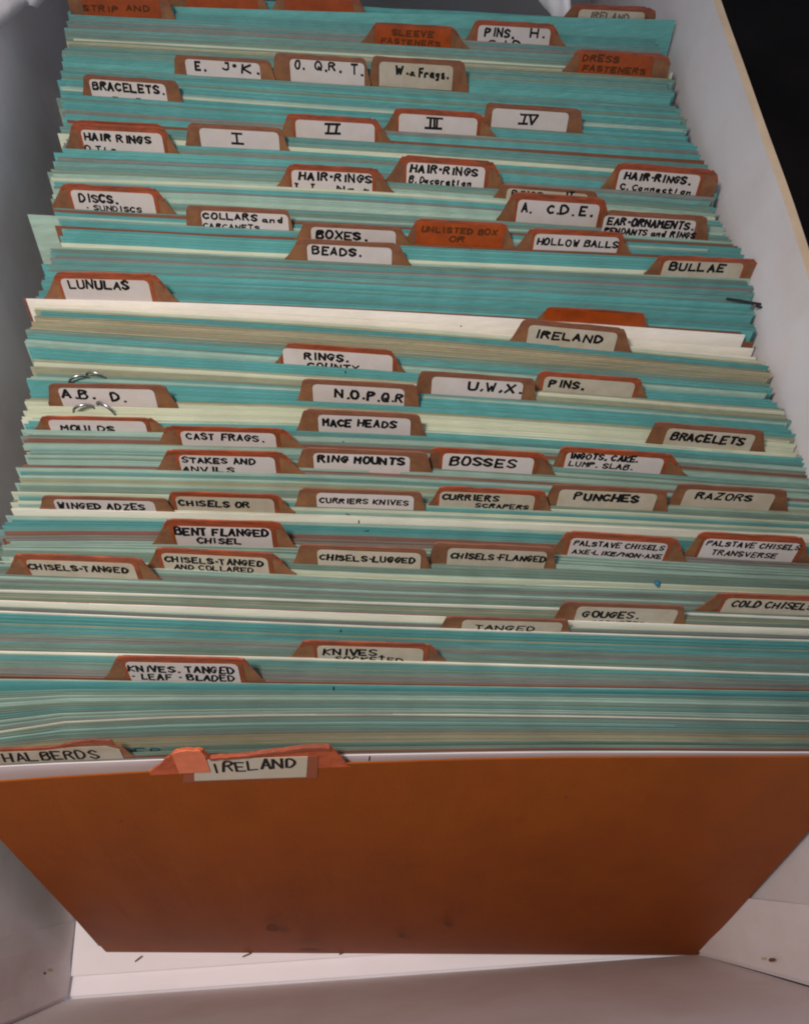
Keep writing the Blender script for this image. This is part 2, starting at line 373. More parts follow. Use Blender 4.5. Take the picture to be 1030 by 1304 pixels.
# ------------------------------------------------------------------ the guide cards, read off the photograph
# x0,x1 top corners; b0,b1 foot of the tab; yt top, yb where the next cards hide it; l0,l1 label; edge; lines (text,x0,x1,ymid,height)
G = [
 dict(x=(85,212),b=(78,224),y=(-8,21),l=(104,203),s='O',t=[('STRIP',106,150,10,9),('AND',160,190,10,8)],lab='guide card with orange tab reading STRIP AND, far left end'),
 dict(x=(222,332),b=(205,344),y=(-10,11),l=(236,328),s='O',t=[],lab='guide card with bare orange tab, second from the left at the far end'),
 dict(x=(355,455),b=(345,470),y=(-4,17),l=(362,450),s='O',t=[],lab='guide card with bare orange tab between the far white paper and SLEEVE tab'),
 dict(x=(733,825),b=(708,840),y=(7,34),l=(737,821),s='L',old=1,ink='f',t=[('IRELAND.',751,804,20,9)],lab='guide card with faded IRELAND label, farthest right in the box'),
 dict(x=(480,575),b=(460,597),y=(31,57),l=(478,574),s='O',t=[('SLEEVE',500,552,42,8),('FASTENERS',485,560,53,7)],lab='guide card with orange tab reading SLEEVE FASTENERS'),
 dict(x=(607,703),b=(592,720),y=(28,54),l=(609,701),s='L',t=[('PINS.',618,653,41,12),('H.',676,692,42,12),('G.iD',622,662,54,9)],lab='guide card with white label reading PINS. H.'),
 dict(x=(737,845),b=(716,856),y=(66,94),l=(738,832),s='O',t=[('DRESS',742,788,74,9),('FASTENERS',742,821,88,8)],lab='guide card with orange tab reading DRESS FASTENERS'),
 dict(x=(222,343),b=(222,350),y=(73,96),l=(236,331),s='L',e='b',sq=1,t=[('E.',249,260,83,12),('J*',283,302,84,12),('K.',309,328,87,12)],lab='guide card with white label reading E. J K.'),
 dict(x=(350,464),b=(347,472),y=(71,101),l=(369,464),s='L',e='b',sq=1,t=[('O.',376,386,82,11),('Q.R.',401,433,84,12),('T.',447,461,88,14)],lab='guide card with white label reading O. Q.R. T.'),
 dict(x=(474,590),b=(470,597),y=(75,106),l=(483,577),s='L',e='b',old=1,sq=1,t=[('W.',504,518,88,12),('&',522,529,93,6),('Frags.',534,570,93,12)],lab='guide card with white label reading W. & Frags.'),
 dict(x=(107,224),b=(105,233),y=(99,124),l=(114,211),s='L',e='b',sq=1,t=[('BRACELETS.',118,207,111,11),('- -',140,180,124,6)],lab='guide card with BRACELETS label near the far left corner'),
 dict(x=(97,204),b=(85,222),y=(156,185),l=(101,202),s='L',t=[('TORQUES',105,180,163,7)],lab='guide card with mostly hidden label just behind the HAIR RINGS tab at left'),
 dict(x=(93,207),b=(83,228),y=(160,191),l=(103,206),s='L',t=[('HAIR',108,140,174,10),('RINGS',149,192,177,10),('D.Tich',108,158,189,9)],lab='guide card with HAIR RINGS label at the left edge of the pack'),
 dict(x=(240,357),b=(236,368),y=(160,187),l=(254,355),s='L',e='b',sq=1,t=[('\x01',296,310,176,15)],lab='guide card with white label reading Roman numeral I'),
 dict(x=(368,476),b=(355,500),y=(148,177),l=(376,477),s='L',t=[('\x02',412,432,162,15)],lab='guide card with white label reading Roman numeral II'),
 dict(x=(506,610),b=(488,632),y=(141,169),l=(508,608),s='L',t=[('\x03',541,562,156,14)],lab='guide card with white label reading Roman numeral III'),
 dict(x=(618,739),b=(614,742),y=(135,164),l=(627,724),s='L',e='b',sq=1,t=[('\x04',661,684,151,15)],lab='guide card with white label reading Roman numeral IV'),
 dict(x=(370,478),b=(352,502),y=(212,241),l=(371,474),s='L',t=[('HAIR-RINGS',381,473,225,11),('1. 10. Nc t',376,472,239,8)],lab='guide card reading HAIR-RINGS, leftmost of the three in that stretch'),
 dict(x=(514,626),b=(490,646),y=(202,235),l=(518,618),s='L',t=[('HAIR-RINGS',523,608,216,11),('B. Decoration',521,600,230,9)],lab='guide card reading HAIR-RINGS, middle one, next to the leftmost'),
 dict(x=(790,907),b=(765,914),y=(212,245),l=(789,892),s='L',t=[('HAIR-RINGS.',796,878,226,10),('C. Connection',790,880,240,8)],lab='guide card reading HAIR-RINGS. at the right edge of the pack'),
 dict(x=(640,759),b=(628,762),y=(240,256),l=(645,748),s='L',e='b',old=1,sq=1,t=[('RINGS',652,690,247,9),('IT',720,730,248,9)],lab='guide card with half hidden RINGS label just behind A. C. D. E.'),
 dict(x=(655,768),b=(632,780),y=(249,284),l=(660,764),s='L',t=[('A.',665,676,264,13),('C.',697,710,266,13),('D.',714,730,267,13),('E.',739,753,268,13)],lab='guide card with white label reading A. C. D. E.'),
 dict(x=(766,899),b=(766,902),y=(272,301),l=(769,886),s='L',e='b',sq=1,t=[('EAR-ORNAMENTS.',774,882,284,10),('PENDANTS and RINGS',770,884,296,8)],lab='guide card reading EAR-ORNAMENTS. in small capitals'),
 dict(x=(82,195),b=(66,224),y=(237,267),l=(90,195),s='L',t=[('DISCS.',101,148,252,11),('- SUNDISCS',110,180,265,7)],lab='guide card with white label reading DISCS.'),
 dict(x=(237,368),b=(237,373),y=(265,291),l=(256,367),s='L',e='b',sq=1,t=[('COLLARS',259,327,275,9),('and',334,360,279,8),('CARCANETS',259,330,288,7)],lab='guide card with label reading COLLARS and'),
 dict(x=(388,508),b=(375,524),y=(287,309),l=(396,504),s='L',e='b',t=[('BOXES.',403,465,299,11)],lab='guide card with white label reading BOXES.'),
 dict(x=(532,643),b=(514,656),y=(282,311),l=(530,642),s='O',t=[('UNLISTED BOX',537,633,293,8),('OR',572,591,304,8)],lab='guide card with orange tab reading UNLISTED BOX OR'),
 dict(x=(677,790),b=(656,804),y=(294,319),l=(681,788),s='L',t=[('HOLLOW BALLS',684,787,309,9)],lab='guide card with label reading HOLLOW BALLS'),
 dict(x=(382,506),b=(362,524),y=(308,334),l=(391,499),s='L',e='b',t=[('BEADS.',398,458,319,11)],lab='guide card with white label reading BEADS.'),
 dict(x=(842,958),b=(820,963),y=(328,352),l=(845,946),s='L',old=1,t=[('BULLAE',853,922,340,11)],lab='guide card with label reading BULLAE at the right edge'),
 dict(x=(74,195),b=(55,228),y=(348,382),l=(77,189),s='L',t=[('LUNULAS',88,163,362,12)],drop=.0002,lx=29,lab='guide card with white label reading LUNULAS at left'),
 dict(x=(700,818),b=(682,827),y=(395,412),l=(694,820),s='O',t=[],lab='guide card with bare orange tab just behind the white cards'),
 dict(x=(668,793),b=(648,806),y=(413,442),l=(673,786),s='L',e='b',old=1,t=[('IRELAND',681,766,428,11)],lab='guide card with IRELAND label in front of the white cards'),
 dict(x=(368,496),b=(350,516),y=(442,468),l=(360,500),s='L',t=[('RINGS.',388,442,454,10),('COUNTY',392,456,466,8)],lab='guide card with label reading RINGS. behind the N. O. P.Q.R. tab'),
 dict(x=(535,680),b=(528,682),y=(478,504),l=(550,666),s='L',e='b',sq=1,t=[('U,W,X.',597,663,493,12)],lab='guide card with white label reading U, W, X.'),
 dict(x=(688,814),b=(676,824),y=(478,501),l=(693,808),s='L',old=1,t=[('PINS.',700,742,489,10)],lab='guide card with PINS. label beside the U, W, X. tab'),
 dict(x=(63,208),b=(61,226),y=(490,515),l=(75,197),s='L',e='b',t=[('A.B.',78,118,501,12),('D.',142,158,505,12)],lab='guide card with white label reading A. B. D.'),
 dict(x=(387,531),b=(378,534),y=(487,514),l=(398,515),s='L',e='b',sq=1,t=[('N.O.',427,462,501,12),('P.Q.R',468,512,505,12)],lab='guide card with white label reading N. O. P.Q.R'),
 dict(x=(388,532),b=(377,543),y=(525,552),l=(405,523),s='L',e='b',sq=1,t=[('MACE',412,447,538,10),('HEADS',456,504,539,10)],lab='guide card with white label reading MACE HEADS'),
 dict(x=(55,190),b=(44,215),y=(532,547),l=(63,186),s='L',t=[('MOULDS',78,145,545,8)],lab='guide card with mostly hidden label just in front of A. B. D.'),
 dict(x=(213,358),b=(200,388),y=(545,568),l=(230,351),s='L',t=[('CAST',238,272,555,9),('FRAGS.',282,334,557,9)],drop=.0008,lab='guide card with label reading CAST FRAGS.'),
 dict(x=(215,356),b=(198,388),y=(575,601),l=(228,350),s='L',t=[('STAKES AND',232,324,586,8),('ANVILS',232,297,597,8)],drop=.0007,lab='guide card with label reading STAKES AND ANVILS'),
 dict(x=(387,543),b=(375,551),y=(574,600),l=(399,522),s='L',e='b',sq=1,t=[('RING MOUNTS',405,514,585,10)],drop=.0009,lab='guide card with label reading RING MOUNTS'),
 dict(x=(552,690),b=(541,708),y=(574,601),l=(564,680),s='L',t=[('BOSSES',573,656,588,12)],lab='guide card with label reading BOSSES'),
 dict(x=(716,852),b=(703,876),y=(574,601),l=(721,845),s='L',t=[('INGOTS, CAKE,',726,812,582,8),('LUMP, SLAB.',724,804,592,7)],drop=.0008,lab='guide card with label reading INGOTS, CAKE, LUMP, SLAB.'),
 dict(x=(832,971),b=(822,975),y=(544,571),l=(849,961),s='L',e='b',sq=1,old=1,t=[('BRACELETS',855,947,558,11)],lab='guide card with BRACELETS label near the right wall'),
 dict(x=(55,210),b=(50,222),y=(634,650),l=(70,198),s='L',e='b',sq=1,t=[('WINGED ADZES',74,184,644,8)],lab='guide card with label reading WINGED ADZES'),
 dict(x=(218,350),b=(210,375),y=(629,650),l=(224,349),s='L',old=1,t=[('CHISELS OR',228,317,641,8)],lab='guide card with label reading CHISELS OR'),
 dict(x=(383,535),b=(375,542),y=(625,647),l=(403,527),s='L',e='b',sq=1,t=[('CURRIERS KNIVES',407,520,638,7)],lab='guide card with label reading CURRIERS KNIVES'),
 dict(x=(562,692),b=(545,702),y=(623,647),l=(560,681),s='L',old=1,t=[('CURRIERS',563,634,633,8),('SCRAPERS',606,672,644,6)],lab='guide card with label reading CURRIERS SCRAPERS'),
 dict(x=(703,848),b=(693,850),y=(621,647),l=(712,836),s='L',e='b',sq=1,old=1,t=[('PUNCHES',732,812,633,10)],lab='guide card with label reading PUNCHES'),
 dict(x=(862,1000),b=(850,1004),y=(621,648),l=(872,986),s='L',e='b',old=1,sq=1,t=[('RAZORS',887,957,632,9)],lab='guide card with label reading RAZORS'),
 dict(x=(214,354),b=(193,378),y=(664,696),l=(221,345),s='L',t=[('BENT FLANGED',223,341,677,10),('CHISEL',251,306,688,8)],drop=.0005,lab='guide card with label reading BENT FLANGED CHISEL'),
 dict(x=(724,860),b=(698,876),y=(682,711),l=(727,850),s='L',t=[('PALSTAVE CHISELS',731,845,694,7),('AXE-LIKE/NON-AXE',729,842,705,6)],drop=.0004,lab='guide card reading PALSTAVE CHISELS AXE-LIKE'),
 dict(x=(893,1020),b=(870,1034),y=(682,713),l=(897,1019),s='L',t=[('PALSTAVE CHISELS',900,1018,694,7),('TRANSVERSE',906,988,705,7)],lab='guide card reading PALSTAVE CHISELS TRANSVERSE, farthest right of its row'),
 dict(x=(22,176),b=(6,206),y=(709,736),l=(34,171),s='L',old=1,t=[('CHISELS-TANGED',36,162,723,8)],lab='guide card reading CHISELS-TANGED at the left edge'),
 dict(x=(202,345),b=(186,376),y=(702,727),l=(206,341),s='L',old=1,t=[('CHISELS-TANGED',210,334,714,8),('AND COLLARED',222,322,723,7)],lab='guide card reading CHISELS-TANGED AND COLLARED'),
 dict(x=(384,540),b=(372,549),y=(697,722),l=(404,536),s='L',e='b',old=1,sq=1,t=[('CHISELS-LUGGED',407,528,711,8)],lab='guide card reading CHISELS-LUGGED'),
 dict(x=(552,704),b=(545,708),y=(695,721),l=(570,696),s='L',e='b',old=1,sq=1,t=[('CHISELS-FLANGED',574,694,709,8)],lab='guide card reading CHISELS-FLANGED'),
 dict(x=(918,1060),b=(885,1085),y=(759,782),l=(923,1056),s='L',old=1,t=[('COLD CHISELS',932,1036,770,9)],lab='guide card reading COLD CHISELS, cut off by the right of the picture'),
 dict(x=(718,870),b=(705,873),y=(770,792),l=(734,862),s='L',e='b',old=1,sq=1,t=[('GOUGES.',743,812,782,9),('SOCKETED',752,820,793,6)],drop=.0004,lab='guide card with label reading GOUGES.'),
 dict(x=(570,722),b=(560,726),y=(788,803),l=(588,715),s='L',e='b',old=1,sq=1,t=[('TANGED',605,680,799,7)],lab='guide card with mostly hidden label between KNIVES and GOUGES'),
 dict(x=(388,545),b=(368,570),y=(819,841),l=(404,539),s='L',old=1,t=[('KNIVES.',412,486,830,9),('SOCKETED',427,512,839,7)],drop=.0003,lab='guide card reading KNIVES. SOCKETED with orange edge'),
 dict(x=(152,308),b=(132,338),y=(838,867),l=(160,303),s='L',t=[('KNIVES. TANGED',163,298,852,9),('- LEAF - BLADED',168,298,862,8)],drop=.0001,lab='guide card reading KNIVES. TANGED - LEAF - BLADED'),
]
def guide_u(g):
    xc = sum(g['b'])/2
    return find_u(xc, g['y'][1]) - 1.0
for g in G: g['u'] = guide_u(g)

def prof(g, d, D):
    """height of the tab's outline at distance d; D = (b0,x0,x1,b1)"""
    b0, x0, x1, b1 = D
    def ss(t): t = max(0, min(1, t)); return t*t*(3-2*t)*.55+t*.45
    if d <= x0: return ss((d-b0)/max(1e-5, x0-b0))
    if d >= x1: return ss((b1-d)/max(1e-5, b1-x1))
    return 1.0
def strip_vf(row, ds, lo, hi, off, thick, V, F):
    """slab between heights lo(d) and hi(d), front face at off, back at off-thick"""
    n0 = len(V)
    for d in ds:
        a, b = lo(d), hi(d)
        V += [row.pt(d, a, off), row.pt(d, b, off), row.pt(d, b, off-thick), row.pt(d, a, off-thick)]
    for i in range(len(ds)-1):
        a = n0+4*i; b = a+4
        F += [(a, b, b+1, a+1), (a+1, b+1, b+2, a+2), (a+2, b+2, b+3, a+3), (a+3, b+3, b, a)]
    k = n0+4*(len(ds)-1)
    F += [(n0, n0+1, n0+2, n0+3), (k+3, k+2, k+1, k)]
def lin(a, b, n): return [a+(b-a)*i/n for i in range(n+1)]

def make_guide(g):
    drop = g.get('drop', .0026)
    row = Row(g['u'], z=ZT-.0001, amp=.3, leftpx=g.get('lx'))
    body = Row(g['u'], z=ZT-drop, amp=.3, seed=3, leftpx=g.get('lx'))
    V, F = [], []; card_vf(body, V, F, .0003)
    org = row.P[4].copy(); org.z = .0002; org = org + DV*0
    o = mesh_obj('guide_card', V, F, M_guide, origin=org)
    tag(o, g['lab'], 'guide card', 'brown guide cards with raised tabs')
    xc = (g['x'][0]+g['x'][1])/2; yt, yb = g['y']
    _, H = row.sh(xc, yt)
    b0 = row.sh(g['b'][0], row_y(g['u'], g['b'][0]))[0]; b1 = row.sh(g['b'][1], row_y(g['u'], g['b'][1]))[0]
    ytl = lambda x: yt + (row_y(g['u'], x)-row_y(g['u'], xc))
    x0 = row.sh(g['x'][0], ytl(g['x'][0]))[0]; x1 = row.sh(g['x'][1], ytl(g['x'][1]))[0]
    x0 = max(x0, b0+.0004); x1 = min(x1, b1-.0004)
    rc = .0012
    xr1, xl1 = x1, x0
    ds = lin(b0, x0-rc*.3, 5)[:-1]+[x0-rc*.3, x0+rc*.3, x0+rc]+lin(x0+rc, x1-rc, 6)[1:]+[x1-rc*.3, x1+rc*.3]+lin(x1+rc*.3, b1, 5)[1:]
    ds = sorted(d for d in ds if b0 <= d <= b1)
    rnd = random.Random(int(g['u']*10))
    wob = [rnd.uniform(-.00012, .00012) for _ in ds]
    P = {}
    for d, wv in zip(ds, wob):
        h = prof(g, d, (b0, x0, x1, b1))
        if x0 <= d < x0+rc: h -= .06*(1-(d-x0)/rc)
        if x1-rc < d <= x1: h -= .06*(1-(x1-d)/rc)
        P[d] = h*H + wv*h
    lowb = -drop
    def P_at(d):
        return prof(g, d, (b0, x0, x1, b1))*H
    V, F = [], []
    strip_vf(row, ds, lambda d: lowb+.00002, lambda d: max(P[d], lowb+.0001), 0, .0003, V, F)
    isO = g['s'] == 'O'
    mesh_obj('tab', V, F, M_tab, o)
    # folded cellulose edge over the tab's rim
    ek = g.get('e', 'o'); V, F = [], []
    eh = H*(.18 if ek == 'o' else .15)
    de = [d for d in ds if x0-(x0-b0)*.35 <= d <= x1+(x1-b1)*-.45]
    strip_vf(row, de, lambda d: P[d]-eh*(1 if x0 < d < x1 else .8), lambda d: P[d]+.0002, .00008, .00046, V, F)
    mesh_obj('tab_edge', V, F, M_edgeo if ek == 'o' else M_edgeb, o)
    # label (or the orange window)
    l0 = row.sh(g['l'][0], ytl(g['l'][0])+10)[0]; l1 = row.sh(g['l'][1], ytl(g['l'][1])+10)[0]
    top = H-eh*(1.2 if not isO else .5)
    rl = .0012
    ld = [l0, l0+rl*.3, l0+rl]+lin(l0+rl, l1-rl, 4)[1:]+[l1-rl*.3, l1]
    def lh(d):
        e = min(d-l0, l1-d)
        return top if e >= rl else top-rl*(1-math.sqrt(max(0, 1-(1-e/rl)**2)))*.9
    if ek == 'o' and not isO:      # the reddish celluloid window that frames the label
        a_, b_ = max(l0-.0008, b0+.001), min(l1+.0011, b1-.001)
        V, F = [], []; strip_vf(row, lin(a_, b_, 5), lambda d: -.0014, lambda d: min(H-eh*.9, P_at(d)-.0004), .00009, .00005, V, F)
        mesh_obj('window_frame', V, F, M_frame, o)
    V, F = [], []
    strip_vf(row, ld, lambda d: -.0016, lh, .00016, .00006, V, F)
    la = mesh_obj('orange_window' if isO else 'label', V, F, M_taborange if isO else (M_labelold if g.get('old') else M_label), o)
    if g['t']:
        V, F = [], []
        for (s, a, b, ym, ch) in g['t']:
            d0, hm = row.sh(a, ym+(row_y(g['u'], a)-row_y(g['u'], (a+b)/2))); d1, _ = row.sh(b, ym+(row_y(g['u'], b)-row_y(g['u'], (a+b)/2)))
            pen = .0007 if ch >= 10 else (.00056 if ch >= 8 else .00045); ch *= .84
            ha = row.sh((a+b)/2, ym-ch/2)[1]; hb = row.sh((a+b)/2, ym+ch/2)[1]
            text_vf(row, s, d0, d1, hb, ha-hb, pen, .0002, V, F)
        ink = M_inkbrown if isO else (M_inkfaint if g.get('ink') == 'f' else M_ink)
        mesh_obj('lettering', V, F, ink, la)
    return o
for g in G: make_guide(g)
GU = sorted((g['u'], (g['t'][0][0] if g['t'] else 'bare orange'), g) for g in G)

# ------------------------------------------------------------------ bands of plain cards: (y at the middle column, colour mix, step in photo pixels)
B = [(9,'T',3),(16,'T',2),(19,'m',1.8),(22,'T',9),(32,'Tt',1.8),(40,'tm',1.6),(46,'gmt',1.5),(54,'Tt',1.8),(58,'tgm',1.6),(66,'g',1.5),(71,'c',1.6),(73,'go',1.5),(80,'gt',1.6),(88,'gt',1.6),(96,'T',2.4),
 (104,'Tt',1.8),(110,'mtt',1.6),(116,'Tt',1.8),(124,'gt',1.6),(129,'T',2.2),(136,'tg',1.6),(140,'p',1.5),(142,'c',1.6),(144,'T',2.2),(151,'tTg',1.7),(160,'Ttg',1.8),(168,'tm',1.7),(173,'T',2.6),(179,'b',1.4),
 (181,'Tt',2),(187,'gt',1.6),(192,'g',1.5),(195,'c',1.5),(197,'T',2.2),(203,'tg',1.6),(208,'m',1.6),(212,'Tt',2.0),(219,'mg',1.6),(224,'tT',1.7),(230,'gt',1.6),(236,'g',1.5),(240,'p',1.8),(244,'c',2.2),(249,'p',2),
 (252,'T',4),(258,'m',1.4),(260,'p',2.4),(266,'p',2.6),(270,'tg',1.6),(277,'g',1.5),(281,'p',1.8),(285,'mt',1.6),(289,'b',1.6),(292,'T',2.4),(300,'Tt',2),(306,'b',1.6),(308,'T',2.4),(318,'T',5),(326,'T',4),(330,'c',1.6),(332,'p',1.8),(335,'gt',1.6),
 (341,'Tt',1.7),(346,'mt',1.6),(350,'TtT',1.8),(358,'tTm',1.7),(364,'T',5),(370,'Tt',1.9),(376,'T',8),(385,'tT',1.8),(390,'T',2.2),(394.6,'w',12.5),(407.5,'w',8),(415.5,'w',3),(418,'c',1.8),(421,'o',1.4),(423,'T',2.6),
 (428,'g',1.5),(431,'no',1.4),(446,'ng',1.4),(451,'g',1.5),(455,'tT',1.7),(462,'gt',1.5),(466,'p',2),(468,'T',3.4),(480,'T',3),(485,'o',1.6),(488,'c',2.4),(492,'no',1.6),(496,'p',1.8),(499,'tg',1.6),(502,'p',1.8),(505,'T',3.6),(518,'T',3),
 (522,'o',1.6),(525,'c',6),(537,'c',4),(541,'c',2.2),(545,'p',2.0),(548,'c',1.7),(550,'T',2.4),(556,'tg',1.8),(560,'p',2.2),(566,'g',1.6),(569,'m',1.6),(571,'b',1.4),(574,'g',1.6),(578,'p',1.8),(584,'pt',1.8),(590,'pg',1.8),(596,'p',2.2),(600,'p',2),(604,'b',1.3),(606,'m',1.6),
 (608,'p',2.2),(613,'T',2.4),(617,'gp',1.6),(622,'o',1.6),(628,'pg',1.7),(634,'g',1.6),(639,'pc',1.8),(643,'T',2.2),(648,'g',1.6),(651,'c',1.8),(654,'p',2),(658,'c',2),(660,'w',7),(669,'p',2.0),(673,'T',2.6),(681,'t',1.8),(685,'b',1.6),(687,'m',1.6),(690,'gp',1.6),(692,'b',1.5),(694,'m',1.6),
 (697,'p',2),(704,'pg',1.8),(711,'p',2),(716,'g',1.6),(719,'g',2.2),(727,'g',1.6),(731,'p',1.8),(733,'c',2.2),(738,'pg',1.8),(743,'g',1.6),(746,'m',1.6),(749,'gm',1.5),(754,'p',1.7),(757,'m',1.6),(759,'g',1.6),(765,'g',1.6),(768,'w',1.6),(770,'g',1.8),(774,'o',1.6),(778,'g',1.8),
 (781,'c',2.4),(784,'w',7),(792,'p',1.8),(794,'m',1.4),(796,'w',1.6),(798,'T',3.6),(812,'o',1.5),(814,'Tt',2.0),(820,'gt',1.7),(826,'mg',1.7),(832,'gT',1.7),(837,'g',1.6),(840,'b',1.4),(841.5,'w',2.4),(844,'c',1.8),(846,'Tt',1.9),(853,'g',1.6),(857,'tg',1.7),(862,'m',1.8),(867,'m',1.6),
 (870,'b',2.0),(874,'p',1.4),(875.5,'T',8),(883,'gt',1.5),(888,'p',1.4),(889.5,'tpg',1.5),(894,'tTg',1.7),(901,'g',1.6),(903,'gtp',1.5),(908,'m',1.6),(910.5,'c',1.6),(912.3,'m',1.6),(914,'gt',1.6),(921,'tgp',1.6),(925,'g',1.5),(926.5,'gmo',1.7),(934,'n',1.5),(936,'no',2.0),(940,'o',1.5),(942,'on',2.0),
 (946,'g',4.5),(952,'g',2.2),(956,'b',1.5),(958,'m',1.4)]
cards = []
for i, (y, mix, st) in enumerate(B):
    y1 = B[i+1][0] if i+1 < len(B) else 959.5
    q = y; k = 0
    n = max(1, round((y1-y)/st)); stp = (y1-y)/n
    for k in range(n):
        cards.append([y+stp*k, mix[random.randrange(len(mix))] if len(mix) > 1 else mix, stp])
# leave room for the guide cards
gus = [u for u, _, _ in GU]
keep = []
for c in cards:
    near = [u for u in gus if -1.15 < c[0]-u < 1.35]
    if near:
        # shift in front of the guide if there is room, else leave it out
        u = max(near)
        if c[2] >= 2.2 or random.random() < .45:
            c[0] = u+1.5
            if any(-1.0 < c[0]-v < 1.2 for v in gus): continue
        else: continue
    keep.append(c)
keep.sort(key=lambda c: c[0])
out = []
for c in keep:
    if out and c[0]-out[-1][0] < .95: continue
    out.append(c)
cards = out
# exposure of each = distance to the next one in front
allu = sorted([c[0] for c in cards]+gus+[968])
import bisect
for c in cards:
    j = bisect.bisect_right(allu, c[0]+1e-6); c.append(allu[j]-c[0])
order = sorted(range(len(cards)), key=lambda i: -cards[i][3]-(.25 if cards[i][1] in 'wcpb' else 0))
single = set(order[:296])
def pack_name(u):
    b = [t for t in GU if t[0] < u]; a = [t for t in GU if t[0] > u]
    nm = lambda t: {'\x01': 'I', '\x02': 'II', '\x03': 'III', '\x04': 'IV'}.get(t[1], t[1]).rstrip('.')
    if not b: return 'behind the %s guide at the far end' % nm(a[0])
    if not a: return 'in front of the %s guide' % nm(b[-1])
    return 'between the %s and %s guides' % (nm(b[-1]), nm(a[0]))
SV, SF, SM = [], [], []
smats = [m_ for k in CODES for m_ in CM[k]] + list(EM.values())
sidx = {(k, i): n_ for n_, (k, i) in enumerate([(k, i) for k in CODES for i in range(3)])}
for i, c in enumerate(cards):
    u, code, st, ex = c
    vi = random.randrange(3) if ex < 3.0 else 0
    jx = random.gauss(0, .0009)
    if i in single:
        r = Row(u, dx=jx, z=ZT+random.uniform(-.0001, .00022))
        V, F = [], []; card_vf(r, V, F)
        org = r.P[4].copy(); org.z = .0002
        o = mesh_obj('index_card', V, F, [CM[code][vi], EM[code]], origin=org, mi=[1 if q_ % 4 == 0 and q_ < 4*r.n else 0 for q_ in range(len(F))])
        tag(o, '%s index card %s' % (CN[code], pack_name(u)), 'index card', 'plain index cards packed in the box')
        c.append((o, r))
    else:
        r = Row(u, dx=jx, z=ZT-random.uniform(0, .0003))
        n0 = len(SF); card_vf(r, SV, SF); SM += [len(smats)-len(EM)+list(EM).index(code) if q_ % 4 == 0 and q_ < 4*r.n else sidx[(code, vi)] for q_ in range(len(SF)-n0)]
        c.append((None, r))
so = mesh_obj('packed_index_cards', SV, SF, smats, mi=SM)
tag(so, 'remaining teal, green and grey index cards packed tightly through the box', 'index cards', None, 'stuff')

# two cards that stick out sideways beyond the pack
def odd_card(u, leftpx, z, m_, lab, w_=None):
    r = Row(u, z=z, leftpx=leftpx)
    V, F = [], []; card_vf(r, V, F)
    org = r.P[4].copy(); org.z = .0002
    o = mesh_obj('index_card', V, F, m_, origin=org)
    tag(o, lab, 'index card'); return r
PG = CM['p'][0]

# ------------------------------------------------------------------ front white card, front brown guide with torn tab, HALBERDS guide
def plain(u, m_, lab, z=ZT, thick=TC, name='index_card', cat='index card', off=0, foot=None):
    r = Row(u, z=z, amp=.2)
    for p in r.P: p += r.out*off
    V, F = [], []; card_vf(r, V, F, thick, foot)
    org = r.P[4].copy(); org.z = .0002
    o = mesh_obj(name, V, F, m_, origin=org); tag(o, lab, cat); return o, r

def tab_custom(o, row, pts, low, m_, thick=.0003, off=0, name='tab', jag=0):
    P = [row.sh(*p) for p in pts]; P.sort()
    ds = []
    for a, b in zip(P, P[1:]): ds += [a[0]+(b[0]-a[0])*k/4 for k in range(4)]
    ds.append(P[-1][0])
    def top(d):
        for a, b in zip(P, P[1:]):
            if d <= b[0]+1e-9: break
        t = (d-a[0])/(b[0]-a[0]); t = max(0, min(1, t))
        return max(low+.00005, a[1]+(b[1]-a[1])*t + jag*noise.noise(Vector((d*900, 1, 2))))
    V, F = [], []; strip_vf(row, ds, lambda d: low, top, off, thick, V, F)
    return mesh_obj(name, V, F, m_, o), ds, top

# HALBERDS
hu = 956.6
hb_, hr = plain(hu, M_guide, 'guide card reading HALBERDS with worn tab at the front left corner', z=ZT-.0006, thick=.0003, name='guide_card', cat='guide card')
hb_['group'] = 'brown guide cards with raised tabs'
t_, ds, top = tab_custom(hb_, hr, [(-30,958),(0,955),(60,953),(80,950),(100,945),(118,943),(140,944),(155,951),(166,961),(180,970)], 0, M_tab, jag=.0003)
V, F = [], []
de = [d for d in ds if d > ds[3] and d < hr.sh(150, 955)[0]]
strip_vf(hr, de, lambda d: top(d)-.0013, lambda d: top(d)+.0002, .00008, .00046, V, F); mesh_obj('tab_edge', V, F, M_edgeo, hb_)
l0 = hr.sh(-20, 968)[0]; l1 = hr.sh(155, 960)[0]
V, F = [], []; ld = lin(l0, l1, 12)
strip_vf(hr, ld, lambda d: 0, lambda d: min(top(d)-.0009, hr.sh(140, 950)[1]) if d < l1-.001 else top(d)-.0022, .00013, .0001, V, F); la = mesh_obj('label', V, F, M_labelold, hb_)
V, F = [], []
d0, hm = hr.sh(4, 964.5); d1, h1 = hr.sh(124, 959.5); hh = hr.sh(60, 956.5)[1]-hr.sh(60, 967)[1]
text_vf(hr, 'HALBERDS', d0, d1, (hm+h1)/2-hh*.5, hh, .00055, .0002, V, F); mesh_obj('lettering', V, F, M_ink, la)

# white card
wo, wr = plain(960.6, mat('front_white_card', (222, 206, 206), .6, mot=.03, mottle=(30, 30, 30), tint=((206, 190, 190), (40, 300, 300), .6)), 'white index card standing just behind the front brown IRELAND guide', z=ZT)
